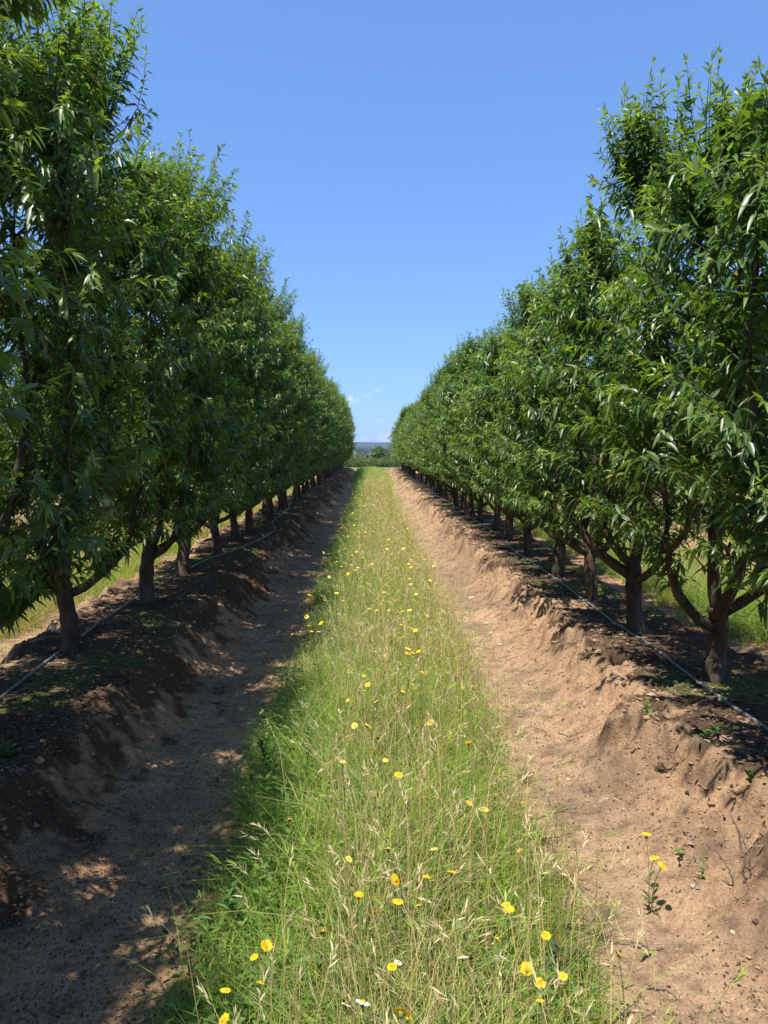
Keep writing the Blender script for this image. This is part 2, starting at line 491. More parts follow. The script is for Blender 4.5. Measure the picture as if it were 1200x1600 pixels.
    Uv = np.concatenate([Uv, np.cross(TGe, rv) + np.array([0, 0, .4])]); f = np.concatenate([f, np.ones(len(tp))])
    shoot_id = np.concatenate([shoot_id, tp]); Lt = r.uniform(0.025, 0.06, len(tp))
    L = np.concatenate([L, Lt]); Wd = np.concatenate([Wd, Lt * 0.2]); dr = np.concatenate([dr, r.uniform(0, .4, len(tp))]); nn = len(P)
    g1 = np.array([0.050, 0.100, 0.019]); g2 = np.array([0.128, 0.215, 0.038]); gy = np.array([0.25, 0.36, 0.06])
    a = (r.random(nn)[:, None]) ** 1.3; col = g1 * (1 - a) + g2 * a
    yw = (0.95 * sstep(0.68, 1.0, f) * (0.4 + 0.6 * (np.sin(shoot_id * 12.9) * 0.5 + 0.5)))[:, None]
    col = col * (1 - yw) + gy * yw
    yl = r.random(nn) < 0.010; col[yl] = np.array([0.32, 0.24, 0.05]) * r.uniform(.5, 1.1, (yl.sum(), 1))
    leaves(crown, P, Dv, Uv, L, Wd, dr, col, 0)
    # spur rosettes on the limbs
    sel = r.integers(0, len(nodes), 260); K = 8
    Pp = np.repeat(nodes[sel] + r.normal(0, 0.055, (260, 3)), K, 0); q = len(Pp)
    Dd = nrm(r.normal(0, 1, (q, 3)) + np.array([0, 0, 0.25]))
    ok = Pp[:, 2] > bottom + 0.05
    Pp, Dd = Pp[ok], Dd[ok]; q = len(Pp)
    leaves(crown, Pp, Dd, r.normal(0, 0.5, (q, 3)) + np.array([0, 0, 1.0]), r.uniform(0.06, 0.11, q), r.uniform(0.015, 0.024, q),
           r.uniform(0.1, 0.4, q), g1 * (1 - r.random((q, 1)) * 0.3), 0)
    # places where nuts hang
    cand = np.where(~isl & (tz_ext(B[:, 2], bottom, H) < 0.75))[0]
    pick = r.choice(cand, 60, replace=False)
    tn = r.uniform(0.7, 0.98, (60, 1)); nuts = bezier(A[pick], Cc[pick], B[pick], tn)[:, 0]
    return (wood.mesh("trunk", [M_BARK]), crown.mesh("crown", [M_LEAF, M_TWIG]), nuts)

def tz_ext(z, b, H): return (z - b) / (H - b)

PROF_L = [0.55, 0.88, 0.99, 0.95, 0.85, 0.68, 0.34]
PROF_R = [0.58, 0.90, 1.00, 0.90, 0.68, 0.42, 0.12]
TREES_L = [make_tree(100 + i, h, 0.92, PROF_L, 930, 80, fk, 0.68, 34, 1.06) for i, (h, fk) in enumerate([(3.85, .40), (3.95, .42), (3.78, .46), (3.9, .38)])]
TREES_R = [make_tree(200 + i, h, 0.84, PROF_R, 680, 46, fk, 0.78, 34, 0.88) for i, (h, fk) in enumerate([(3.05, .36), (3.50, .40), (3.1, .40), (3.2, .44)])]

ORD = ["first", "second", "third", "fourth", "fifth", "sixth", "seventh", "eighth", "ninth", "tenth", "eleventh", "twelfth",
       "thirteenth", "fourteenth", "fifteenth", "sixteenth", "seventeenth", "eighteenth", "nineteenth", "twentieth"]

def plant_tree(x, y, proto, rz, s, label, group):
    z = float(ground_z(np.array([x]), np.array([y]), False)[0])
    t = empty("almond_tree", (x, y, z), rz)
    t.scale = (s, s, s + (s - 1.0) * 0.6)
    tag(t, label, "tree", group)
    for nm, me in (("trunk", proto[0]), ("crown", proto[1])):
        link(bpy.data.objects.new(nm, me), t)
    return t

nutbag = Bag(); ellipsoid(nutbag, (0, 0, -0.018), (0.0125, 0.0095, 0.019), None, None, 0, 9, 7)
NUT = nutbag.mesh("almond_nut", [M_NUT])
def hang_nuts(tree, proto, count, rng):
    for p in proto[2][:count]:
        o = link(bpy.data.objects.new("almond_nut", NUT), tree)
        o.location = [float(c) for c in p]
        o.rotation_euler = (rng.normal(0, .3), rng.normal(0, .3), rng.uniform(0, 6))
        o.scale = [float(rng.uniform(1.1, 1.5))] * 3

left_y = [2.0, 3.42, 4.875, 6.37, 7.8, 9.4, 10.76, 12.0]
while left_y[-1] < ROW_END - 1.2: left_y.append(left_y[-1] + 1.36)
right_y = [1.75, 2.98, 4.22, 5.4, 6.55, 7.8, 9.2, 10.75, 12.0]
while right_y[-1] < ROW_END - 6: right_y.append(right_y[-1] + 1.27)
r = np.random.default_rng(5)
GL = "almond trees of the taller row along the shaded track"
GR = "almond trees of the lower row along the sunlit sandy track"
def tree_label(side, i):
    where = "in the taller row beside the shaded track" if side == 'L' else "in the lower row beside the sunlit sandy track"
    row = "taller" if side == 'L' else "lower"
    if i == 0: return f"almond tree of the {row} row beside the camera, almost wholly outside the picture"
    if i == 1: return f"nearest leafy almond crown of the {row} row, its trunk outside the picture"
    if i < 20:
        return f"leafy almond tree {where}, {ORD[i - 2]} visible trunk"
    return f"small far almond tree merged into the " + ("taller hedge row beside the shaded track" if side == 'L' else "lower hedge row beside the sandy track")
for y in (-0.75, 0.62):
    plant_tree(-ROW, y, TREES_L[2 if y < 0 else 0], 0.4, 1.0, "almond tree in the taller row beside the camera, its shade lying on the nearest track", GL)
for i, y in enumerate(left_y):
    v = TREES_L[(i * 3 + 1) % 4]
    t = plant_tree(-ROW + r.normal(0, 0.03), y, v, (0 if i % 2 else pi) + r.normal(0, .15), r.uniform(0.95, 1.05), tree_label('L', i), GL)
    if 1 <= i <= 4: hang_nuts(t, v, 60, r)
for i, y in enumerate(right_y):
    v = TREES_R[[0, 2, 0, 1, 3, 2, 0][i] if i < 7 else (i * 3 + 1) % 4]
    t = plant_tree(ROW + r.normal(0, 0.03), y, v, (0 if i % 3 else pi) + r.normal(0, .15), (1.0, 1.06, 1.03, 1.03, 1.0, 1.0)[i] if i < 6 else r.uniform(0.91, 1.08), tree_label('R', i), GR)
    if 2 <= i <= 3: hang_nuts(t, v, 30, r)

# the next rows over, glimpsed between the trunks and through gaps in the leaves
GN = "almond trees of the neighbouring rows"
for sd in (-1, 1):
    yy = 6.5
    k = 0
    while yy < 27:
        v = (TREES_L if sd < 0 else TREES_R)[k % 4]
        plant_tree(sd * (ROW + ALLEY), yy, v, pi * (k % 2), r.uniform(.95, 1.03),
                   "almond tree of the next row, glimpsed behind the " + ("taller row of trunks" if sd < 0 else "lower row of trunks"), GN)
        yy += 1.36; k += 1

# ------------------------------------------------------------------ meadow strips
def meadow(name, xc, y0, y1, dens, seed, label, half=0.61):
    r = np.random.default_rng(seed)
    bag = Bag()
    def scatter(d0, ymin, ymax, falloff=7.0):
        # density d0 per square metre near by, thinning with distance
        out = []
        step = 1.0; y = ymin
        while y < ymax:
            s = step * max(1, y / 8)
            n = int(d0 * min(1, falloff / max(y, 0.1)) * s * 2 * half * 1.1)
            hw = half * (1.1 + 0.6 * float(sstep(24, 38, y)))
            out.append(np.stack([r.uniform(-hw, hw, n), r.uniform(y, min(y + s, ymax), n)], -1)); y += s
        p = np.concatenate(out)
        edge = half * (0.74 + 0.52 * (fbm(p[:, 1] * 1.8, np.sign(p[:, 0]) * 5 + 7, seed + 3, 3)) + 0.55 * sstep(25, 38, p[:, 1]))
        pr = sstep(edge + 0.05, edge - 0.16, np.abs(p[:, 0])) * (0.45 + 0.75 * fbm(p[:, 0] * 3.5, p[:, 1] * 3.5, seed + 4, 3))
        p = p[r.random(len(p)) < pr]
        return p
    def base(p): 
        x = p[:, 0] + xc
        return np.stack([x, p[:, 1], ground_z(x, p[:, 1]) - 0.01], -1)
    far = lambda p: np.maximum(1, p[:, 1] / 7.0) ** 0.75       # widen thin blades where they are sparse
    G1 = np.array([0.18, 0.30, 0.038]); G2 = np.array([0.35, 0.49, 0.075]); ST = np.array([0.70, 0.58, 0.32]); OL = np.array([0.42, 0.40, 0.14])
    # soft green blades
    p = scatter(3800 * dens, y0, y1); n = len(p)
    a = r.random((n, 1)); dry = np.clip(0.25 + 4.2 * (fbm(p[:, 0] * 2.2, p[:, 1] * 1.1, seed + 8, 3) - 0.47) + 0.55 * p[:, 0], 0, 1.3)[:, None]
    col = (G1 * (1 - a) + G2 * a); isd = r.random((n, 1)) < dry * 0.6
    col = np.where(isd, OL * (0.7 + 0.6 * r.random((n, 1))), col)
    edgef = sstep(0.0, 0.55, half - np.abs(p[:, 0]))
    hh = r.uniform(0.12, 0.36, n) * (0.55 + 0.45 * edgef) * (0.30 + 1.45 * fbm(p[:, 0] * 2.6, p[:, 1] * 2.6, seed + 9, 3))
    blades(bag, base(p), hh, r.uniform(0.2, 1.15, n), r.uniform(0, 2 * pi, n), r.uniform(0.1, 1.5, n), r.uniform(0.0030, 0.0072, n) * far(p), r.uniform(0, pi, n), col)
    # fine upright stems, green to straw
    p = scatter(1500 * dens, y0, y1); n = len(p)
    a = r.random((n, 1)); dryp = np.clip(0.47 + 0.5 * p[:, 0] + 2.6 * (fbm(p[:, 0] * 2.2, p[:, 1] * 1.1, seed + 8, 3) - 0.48), 0.08, 0.9)[:, None]
    col = np.where(r.random((n, 1)) < dryp, ST * (0.65 + 0.55 * a), G2 * (0.8 + 0.5 * a))
    edgef = sstep(0.0, 0.5, half - np.abs(p[:, 0]))
    hh = r.uniform(0.24, 0.54, n) * (0.6 + 0.4 * edgef)
    blades(bag, base(p), hh, r.uniform(0.05, 0.55, n), r.uniform(0, 2 * pi, n), r.uniform(0, 1.3, n), r.uniform(0.0014, 0.0024, n) * far(p), r.uniform(0, pi, n), col)
    # nodding seed heads of dry grass
    p = scatter(470 * dens, y0, min(y1, 26)); p = p[r.random(len(p)) < sstep(-0.48, 0.0, p[:, 0])]; n = len(p)
    H = r.uniform(0.32, 0.62, n); az = r.uniform(0, 2 * pi, n); b = base(p)
    dv = np.stack([np.cos(az), np.sin(az), np.zeros(n)], -1)
    nd = r.uniform(0.15, 0.75, n)
    PT = np.stack([b, b + dv * (H * 0.05)[:, None] + np.array([0, 0, .55]) * H[:, None],
                   b + dv * (H * 0.22 * nd)[:, None] + np.array([0, 0, .88]) * H[:, None],
                   b + dv * (H * 0.42 * nd)[:, None] + np.array([0, 0, .98]) * H[:, None]], 1)
    colr = np.where(r.random((n, 1)) < 0.75, ST * (0.75 + 0.5 * r.random((n, 1))), G2 * 1.1)
    wv = r.uniform(0.0008, 0.0012, n) * far(p)
    tubes(bag, PT, np.repeat(wv[:, None], 4, 1) * np.array([1, .9, .7, .5]), 3, np.repeat(colr, 12, 0), 0, cap=False)
    K = 8
    tip = np.repeat(PT[:, 3], K, 0); prev = np.repeat(PT[:, 2], K, 0); f = np.tile(np.linspace(0, 1, K), n)
    ax = nrm(tip - prev); pos = tip + ax * (f * 0.055)[:, None]
    pos[:, 2] -= f * f * 0.012
    dd = nrm(ax + r.normal(0, 0.28, pos.shape))
    q = len(pos); fw = np.repeat(far(p), K)
    leaves(bag, pos, dd, r.normal(0, 1, pos.shape), r.uniform(0.016, 0.034, q), r.uniform(0.0022, 0.0038, q) * fw, np.full(q, 0.15), np.repeat(colr, K, 0) * 0.95)
    # leafy herbs low in the sward
    p = scatter(700 * dens, y0, y1); n = len(p); K = 7
    lf = np.clip(0.75 - 0.9 * p[:, 0], 0.15, 1); p = p[r.random(n) < lf]; n = len(p)
    b = np.repeat(base(p), K, 0); q = len(b); hs = np.repeat(r.uniform(0.10, 0.30, n), K); f = np.tile((np.arange(K) + 0.5) / K, n)
    b[:, 2] += hs * f; th = f * 17 + np.repeat(r.uniform(0, 6, n), K)
    dd = np.stack([np.cos(th), np.sin(th), 0.35 + 0 * th], -1)
    fw = np.repeat(far(p), K) ** 0.6
    cc = np.array([0.14, 0.24, 0.05]) * (0.75 + 0.6 * r.random((q, 1)))
    leaves(bag, b, dd, np.array([0, 0, 1.0]) + r.normal(0, .3, b.shape), r.uniform(0.025, 0.065, q) * fw, r.uniform(0.006, 0.015, q) * fw, r.uniform(0, .5, q), cc)
    o = link(bpy.data.objects.new(name, bag.mesh(name, [M_GRASS])))
    return tag(o, label, "grass", kind="stuff")

meadow("grass", 0.06, 1.1, ROW_END + 1.5, 1.0, 11, "tall green and straw grass growing down the middle of the alley")
meadow("grass", -ALLEY, 3.0, 34, 0.6, 12, "sunlit grass in the alley behind the shaded row of trees", 0.92)
meadow("grass", ALLEY, 3.0, 34, 0.5, 13, "sunlit grass in the alley behind the lower row of trees", 0.85)

# ------------------------------------------------------------------ litter and crumbs on the soil
def litter():
    r = np.random.default_rng(31); bag = Bag()
    n = 30000
    y = 1.6 + (r.random(n) ** 1.9) * 16; side = np.where(r.random(n) < 0.55, -1, 1)
    au = np.where(r.random(n) < 0.86, np.where(side < 0, r.normal(1.55, 0.34, n), r.normal(1.80, 0.22, n)), r.uniform(0.62, 1.5, n)); au = np.clip(au, 0.6, 2.6)
    x = side * au
    z = ground_z(x, y)
    P = np.stack([x, y, z + 0.003], -1); th = r.uniform(0, 2 * pi, n)
    D = np.stack([np.cos(th), np.sin(th), r.uniform(-0.05, 0.28, n)], -1)
    c = np.array([0.115, 0.075, 0.046]) * r.uniform(0.3, 2.4, (n, 1))
    pl = r.random(n) < 0.12; c[pl] = np.array([0.34, 0.27, 0.19]) * r.uniform(0.7, 1.2, (pl.sum(), 1))
    L = r.uniform(0.010, 0.045, n) * np.maximum(1, y / 9) ** 0.6 * np.where(au < 1.35, 0.5, 1)
    leaves(bag, P, D, np.array([0, 0, 1.0]) + r.normal(0, .3, P.shape), L, L * r.uniform(0.14, 0.4, n), r.uniform(-.1, .25, n), c, 0, 0.5)
    n = 70000                                           # fine broken debris over the tracks and the banks
    y = 1.6 + (r.random(n) ** 1.8) * 11; side = np.where(r.random(n) < 0.66, -1, 1)
    au = np.where(side < 0, r.uniform(0.52, 1.9, n), 0.62 + 1.25 * r.random(n) ** 0.6); x = side * au
    pk = r.random(n) < np.where(side < 0, 0.5 + 0.9 * fbm(x * 4, y * 4, 171, 3), 2.6 * np.clip(fbm(x * 3, y * 2, 172, 3) - 0.33, 0, 1))
    x, y = x[pk], y[pk]; n = len(x)
    P = np.stack([x, y, ground_z(x, y) + 0.002], -1); th = r.uniform(0, 2 * pi, n)
    D = np.stack([np.cos(th), np.sin(th), r.uniform(-0.05, 0.4, n)], -1)
    c = np.array([0.10, 0.066, 0.042]) * r.uniform(0.25, 1.5, (n, 1))
    pl = r.random(n) < 0.16; c[pl] = np.array([0.36, 0.26, 0.17]) * r.uniform(0.6, 1.15, (pl.sum(), 1))
    L = r.uniform(0.004, 0.015, n) * np.maximum(1, y / 6) ** 0.7
    leaves(bag, P, D, np.array([0, 0, 1.0]) + r.normal(0, .4, P.shape), L, L * r.uniform(0.25, 0.6, n), r.uniform(-.1, .25, n), c, 0, 0.5)
    o = link(bpy.data.objects.new("leaf_litter", bag.mesh("leaf_litter", [M_LITTER])))
    tag(o, "dark fallen leaves and hull pieces on the beds under the trees", "leaf litter", kind="stuff")
litter()

def crumbs():
    r = np.random.default_rng(41)
    base = np.array([[1, 0, 0], [0, 1, 0], [-1, 0, 0], [0, -1, 0], [0, 0, 1], [0, 0, -1]], float)
    tri = np.array([[0, 1, 4], [1, 2, 4], [2, 3, 4], [3, 0, 4], [1, 0, 5], [2, 1, 5], [3, 2, 5], [0, 3, 5]])
    bag = Bag()
    for n, lo, hi, mu, sg in ((15000, 0.0018, 0.006, 1.05, 0.30), (2200, 0.005, 0.013, 1.33, 0.17), (170, 0.012, 0.030, 1.42, 0.10)):
        y = 1.6 + (r.random(n) ** 1.8) * 15; side = np.where(r.random(n) < 0.40, -1, 1)
        x = side * np.clip(r.normal(mu, sg, n), 0.6, 2.2)
        s = r.uniform(lo, hi, n) * np.maximum(1, y / 7) ** 0.5
        z = ground_z(x, y) + s * 0.25
        J = base[None] * r.uniform(0.55, 1.25, (n, 6, 1)) * r.uniform(0.7, 1.2, (n, 1, 3))
        th = r.uniform(0, 2 * pi, n); cth, sth = np.cos(th)[:, None], np.sin(th)[:, None]
        X = J[..., 0] * cth - J[..., 1] * sth; Y = J[..., 0] * sth + J[..., 1] * cth
        VV = np.stack([X, Y, J[..., 2] * 0.8], -1) * s[:, None, None] + np.stack([x, y, z], -1)[:, None]
        a = r.random((n, 1)); c = ORANGE * (1 - a) + SAND * a
        dk = r.random(n) < 0.12; c[dk] = np.array([0.13, 0.095, 0.07]) * r.uniform(0.5, 1.5, (dk.sum(), 1))
        F = (tri[None] + (np.arange(n) * 6)[:, None, None]).reshape(-1, 3)
        bag.add(VV.reshape(-1, 3), F, np.repeat(c * r.uniform(0.75, 1.15, (n, 1)), 6, 0))
    o = link(bpy.data.objects.new("gravel", bag.mesh("gravel", [M_CRUMB], False)))
    tag(o, "loose crumbs and clods of tan soil along the tracks", "gravel", kind="stuff")
crumbs()

# ------------------------------------------------------------------ drip irrigation pipes
def at(px, py, z):
    """photo pixel (1200x1600) to the point at height z on its line of sight, for reading positions off the photograph"""
    p = radians(4.764); yw = radians(0.955)
    v = np.array([(px - 600) / 1200.0, 1.0, -(py - 800) / 1200.0])
    v = np.array([v[0], cos(p) * v[1] + sin(p) * v[2], -sin(p) * v[1] + cos(p) * v[2]])
    v = np.array([cos(yw) * v[0] + sin(yw) * v[1], -sin(yw) * v[0] + cos(yw) * v[1], v[2]])
    t = (z - EYE) / v[2]
    return np.array([v[0] * t, v[1] * t, z])

def smooth_line(K, n):
    K = np.array(K, float); t = np.arange(len(K)); tt = np.linspace(0, len(K) - 1, n)
    P = [K[0] * 2 - K[1]] + list(K) + [K[-1] * 2 - K[-2]]; P = np.array(P)
    out = []
    for u in tt:
        i = min(int(u), len(K) - 2); f = u - i; p0, p1, p2, p3 = P[i:i + 4]
        out.append(0.5 * ((2 * p1) + (-p0 + p2) * f + (2 * p0 - 5 * p1 + 4 * p2 - p3) * f * f + (-p0 + 3 * p1 - 3 * p2 + p3) * f ** 3))
    return np.array(out)

def hose(knots, label, r=0.0092, n=420, kn=2.5):
    P = smooth_line(knots, n)
    P[:, 0] += 0.022 * (fbm(P[:, 1] * 1.6, P[:, 1] * 0 + kn, 151, 3) - 0.5) * 2
    zz = ground_z(P[:, 0], P[:, 1])
    for _ in range(6): zz = np.convolve(np.pad(zz, 2, mode='edge'), np.ones(5) / 5, 'valid')
    P = np.column_stack([P[:, :2], np.maximum(zz, ground_z(P[:, 0], P[:, 1]) - 0.004) + r * 0.8])
    b = Bag(); tubes(b, P[None], np.full((1, n), r), 10)
    root = empty("irrigation_pipe", P[n // 8])
    tag(root, label, "pipe", "drip irrigation pipes lying along the tree rows")
    o = link(bpy.data.objects.new("tube", b.mesh("tube", [M_HOSE])), root); o.location = -root.location
    # drip emitters on the pipe
    e = Bag(); d = np.concatenate([[0], np.cumsum(np.linalg.norm(np.diff(P, axis=0), axis=1))])
    for s in np.arange(0.3, 14, 0.6):
        c = np.array([np.interp(s, d, P[:, k]) for k in range(3)])
        c2 = np.array([np.interp(s + 0.035, d, P[:, k]) for k in range(3)])
        eb = Bag(); tubes(eb, np.array([[c, c * .5 + c2 * .5, c2]]) - c, np.full((1, 3), r * 1.22), 10)
        oo = link(bpy.data.objects.new("drip_emitter", eb.mesh("drip_emitter", [M_HOSE])), root); oo.location = [float(v) for v in (c - np.array(root.location))]
kr = [at(px, py, BERM + .01) for px, py in ((1330, 1232), (1200, 1138), (1100, 1070), (1020, 1011), (950, 964), (870, 905), (800, 857), (785, 838), (755, 821), (700, 785), (672, 768))]
kr = [(2.0, 1.2, 0)] + kr + [(1.80, 34, 0), (1.86, 46, 0)]
hose(kr, "grey irrigation pipe in front of the trunks beside the sunlit sandy track")
kl = [at(px, py, BERM + .01) for px, py in ((-120, 1165), (0, 1088), (92, 1018), (135, 987), (205, 940), (235, 925), (275, 901), (325, 873), (350, 865), (400, 845), (430, 826), (426, 815))]
kl = [(-1.98, 1.2, 0)] + kl + [(-1.75, 16, 0), (-1.9, 19, 0), (-1.86, 30, 0), (-1.92, 48, 0)]
hose(kl, "black irrigation pipe running past the trunks beside the shaded track")

# ------------------------------------------------------------------ flowers
def bloom_mesh(nm, npet, R, rin, c1, c2, seed, cup=0.12, teeth=True):
    r = np.random.default_rng(seed); b = Bag()
    for layer in range(2):
        for i in range(npet):
            a = 2 * pi * (i + 0.5 * layer) / npet + r.normal(0, 0.06)
            L = R * r.uniform(0.88, 1.06) * (1 - 0.16 * layer); w = 2 * pi * R / npet * 0.62
            d = np.array([cos(a), sin(a), 0]); s = np.array([-sin(a), cos(a), 0]); up = np.array([0, 0, 1.0])
            cz = lambda t: cup * R * t + 0.16 * R * t * (1 - t) - r.uniform(0, 0.08) * R * t * t + 0.03 * R * layer
            V = [d * rin * 0.5 - s * w * .2, d * rin * 0.5 + s * w * .2]
            for t, ww in ((0.4, .42), (0.75, .5)): V += [d * (L * t) - s * w * ww + up * cz(t), d * (L * t) + s * w * ww + up * cz(t)]
            V += [d * L * 0.97 - s * w * .3 + up * cz(1), d * L * 0.93 + up * cz(1), d * L * 0.99 + s * w * .28 + up * cz(1)]
            F = [[0, 1, 3], [0, 3, 2], [2, 3, 5], [2, 5, 4], [4, 7, 6], [4, 5, 7], [5, 8, 7]]
            k = r.uniform(0.9, 1.08); b.add(np.array(V), F, np.array([c2] * 2 + [c1] * 7) * k)
    return b.mesh(nm, [M_PETAL])
GOLD = [bloom_mesh("petals", 13, 0.0172, 0.006, (0.88, 0.60, 0.015), (0.80, 0.40, 0.01), s, cup) for s, cup in ((1, 0.1), (2, 0.45), (3, -0.05))]
LEMON = [bloom_mesh("petals", 15, 0.0190, 0.006, (0.85, 0.74, 0.13), (0.78, 0.58, 0.05), s, 0.1) for s in (4, 5)]
WHITE = [bloom_mesh("petals", 14, 0.0165, 0.006, (0.85, 0.85, 0.82), (0.8, 0.8, 0.7), s, 0.05) for s in (6, 7)]
db = Bag(); ellipsoid(db, (0, 0, 0.0015), (0.0068, 0.0068, 0.0042), None, None, 0, 12, 6); DISC = db.mesh("disc", [M_DISC])
cb = Bag(); tubes(cb, np.array([[[0, 0, -0.009], [0, 0, -0.006], [0, 0, -0.001], [0, 0, 0.001]]]), np.array([[0.0014, 0.0048, 0.0058, 0.004]]), 8, None); CALYX = cb.mesh("calyx", [M_STEM])

KINDS = {'g': (GOLD, "golden yellow daisy"), 'l': (LEMON, "pale lemon yellow daisy"), 'w': (WHITE, "white daisy with yellow centre")}
flowers = []
def flower(x, y, z, kind, seed, size=1.0, simple=False, foot=None):
    r = np.random.default_rng(seed)
    meshes, _ = KINDS[kind]
    gz = float(ground_z(np.array([x]), np.array([y]))[0])
    fx, fy = foot if foot is not None else (x + r.normal(0, 0.05), y + r.normal(0, 0.05))
    fz = float(ground_z(np.array([fx]), np.array([fy]))[0]) - 0.005
    t = empty("daisy_flower", (fx, fy, fz))
    head = np.array([x - fx, y - fy, z - fz])
    tilt = (r.normal(-0.1, .42), r.normal(0, .38), r.uniform(0, 6.28))
    hb = link(bpy.data.objects.new("petals", meshes[seed % len(meshes)]), t)
    hb.location = head; hb.rotation_euler = tilt; hb.scale = (size,) * 3
    if not simple:
        for nm, me in (("disc", DISC), ("calyx", CALYX)):
            o = link(bpy.data.objects.new(nm, me), t); o.location = head; o.rotation_euler = tilt; o.scale = (size,) * 3
    b = Bag(); m1 = head * np.array([0.3, 0.3, 0.5]) + np.array([*r.normal(0, 0.012, 2), 0])
    q = np.linspace(0, 1, 8)[:, None]; A = np.zeros(3); P = (1 - q) ** 2 * A + 2 * q * (1 - q) * m1 + q * q * (head - np.array([0, 0, .004]))
    tubes(b, P[None], np.full((1, 8), 0.0013 if not simple else 0.0016), 5)
    link(bpy.data.objects.new("stem", b.mesh("stem", [M_STEM])), t)
    if not simple:
        lb = Bag(); n = 5; f = r.uniform(0.1, 0.65, n); pi_ = (1 - f[:, None]) ** 2 * A + 2 * f[:, None] * (1 - f[:, None]) * m1 + f[:, None] ** 2 * head
        th = r.uniform(0, 6.28, n)
        leaves(lb, pi_, np.stack([np.cos(th), np.sin(th), 0.8 + 0 * th], -1), np.array([[0, 0, 1.0]] * n), r.uniform(.03, .06, n), r.uniform(.006, .012, n), r.uniform(.1, .5, n), np.array([[0.08, 0.15, 0.035]] * n))
        link(bpy.data.objects.new("foliage", lb.mesh("foliage", [M_GRASS])), t)
    flowers.append((t, x, y, kind))

seen = [  # photo pixel, height above track, kind
 (397, 1495, .30, 'g'), (352, 1548, .30, 'g'), (415, 1480, .30, 'g'), (407, 1535, .28, 'g'), (350, 1594, .3, 'g'), (588, 1427, .42, 'g'), (668, 1369, .42, 'g'),
 (617, 1375, .40, 'g'), (705, 1365, .40, 'g'), (622, 1408, .40, 'g'), (654, 1415, .40, 'g'), (561, 1401, .40, 'g'), (505, 1457, .38, 'g'), (791, 1414, .34, 'g'), (795, 1424, .34, 'g'),
 (777, 1467, .36, 'g'), (853, 1462, .30, 'g'), (823, 1516, .30, 'g'), (880, 1525, .28, 'g'), (844, 1536, .26, 'g'), (844, 1567, .30, 'g'), (966, 1491, .20, 'g'),
 (627, 1583, .38, 'g'), (637, 1592, .38, 'g'), (614, 1509, .38, 'g'),
 (622, 1504, .40, 'w'), (724, 1496, .40, 'w'), (567, 1567, .40, 'w'), (541, 1570, .38, 'w'),
 (607, 1327, .44, 'l'), (678, 1327, .44, 'l'), (665, 1216, .44, 'l'), (756, 1265, .36, 'l'), (535, 1190, .40, 'l'), (583, 1173, .42, 'l'), (602, 1188, .40, 'l'), (554, 1134, .40, 'l'),
 (575, 1134, .38, 'l'), (588, 1096, .40, 'l'), (590, 1152, .40, 'l'), (545, 1342, .40, 'l'), (452, 1281, .38, 'l'), (623, 1210, .38, 'g'), (733, 1255, .32, 'g'), (732, 1162, .36, 'g'),
 (630, 1080, .42, 'g'), (660, 1051, .42, 'g'), (722, 1078, .34, 'g'), (738, 1072, .30, 'g'), (637, 1021, .42, 'g'), (819, 1231, .20, 'g'), (820, 1255, .18, 'g'), (817, 1262, .16, 'g'), (779, 1209, .22, 'g'), (788, 1217, .20, 'g'),
 (812, 1329, .22, 'g'), (652, 1134, .40, 'g'), (672, 1128, .40, 'g'), (457, 991, .30, 'g'), (447, 955, .30, 'g'), (511, 973, .38, 'g'), (515, 955, .38, 'g'), (537, 940, .38, 'g'),
 (601, 1049, .40, 'l'), (603, 1025, .40, 'g'), (549, 1000, .42, 'l'), (570, 968, .42, 'g'), (573, 975, .42, 'g'), (640, 905, .42, 'g'), (600, 925, .42, 'g'), (618, 938, .42, 'g'),
 (560, 905, .42, 'g'), (577, 885, .42, 'g'), (668, 962, .38, 'l'), (622, 990, .42, 'l'), (640, 968, .4, 'l'),
]
for i, (px, py, h, k) in enumerate(seen):
    p = at(px, py, h)
    flower(p[0], p[1], p[2], k, 500 + i, 0.88 + 0.22 * ((i * 7) % 5 - 2) / 2, False)
r = np.random.default_rng(77)
for i in range(200):                       # the flowers further along the strip, specks in the photo
    if i < 70:
        cy0 = 3.6 + (i // 5) * 0.42; y = cy0 + r.normal(0, 0.16); x = float(np.clip(math.sin((i // 5) * 2.3) * 0.36 + r.normal(0.02, 0.10), -0.5, 0.6))
    else:
        y = 7 + 26 * r.random() ** 1.5; x = r.uniform(-0.5, 0.6)
    z = float(ground_z(np.array([x]), np.array([y]))[0]) + r.uniform(0.42, 0.56)
    flower(x, y, z, 'g' if r.random() < 0.5 else 'l', 900 + i, float(r.uniform(0.65, 1.0)), True)
# the lone plant leaning out over the sandy track
for i, (px, py, h) in enumerate(((1010, 1307, .22), (1022, 1340, .20), (1034, 1353, .19))):
    p = at(px, py, h); f = at(955, 1445, 0.02)
    flower(p[0], p[1], p[2], 'g', 700 + i, 1.1, False, (f[0] + 0.16 + 0.01 * i, f[1] + 0.10))
# labels: colour, lane and order from the camera single each flower out
flowers.sort(key=lambda q: q[2]); cnt = {}
for t, x, y, k in flowers:
    lane = "along the shaded edge of the grass" if x < -0.22 else ("in the middle of the grass" if x < 0.25 else ("along the sandy edge of the grass" if x < 0.80 else "leaning over the bare sandy track"))
    nm = KINDS[k][1]; c = cnt.get((k, lane), 0); cnt[(k, lane)] = c + 1
    grp = {"g": "golden daisies in the grass", "l": "lemon daisies in the grass", "w": "white daisies in the grass"}[k]
    lane = lane.replace('leaning over the bare sandy track', 'over bare sand').replace('along the ', 'at the ')
    if c < 20 and y < 8.0:
        tag(t, f"{nm} {lane}, {ORD[c]} such from the camera", "flower", grp)
    else:
        tag(t, f"far {nm}, a small speck {lane}", "flower", grp)

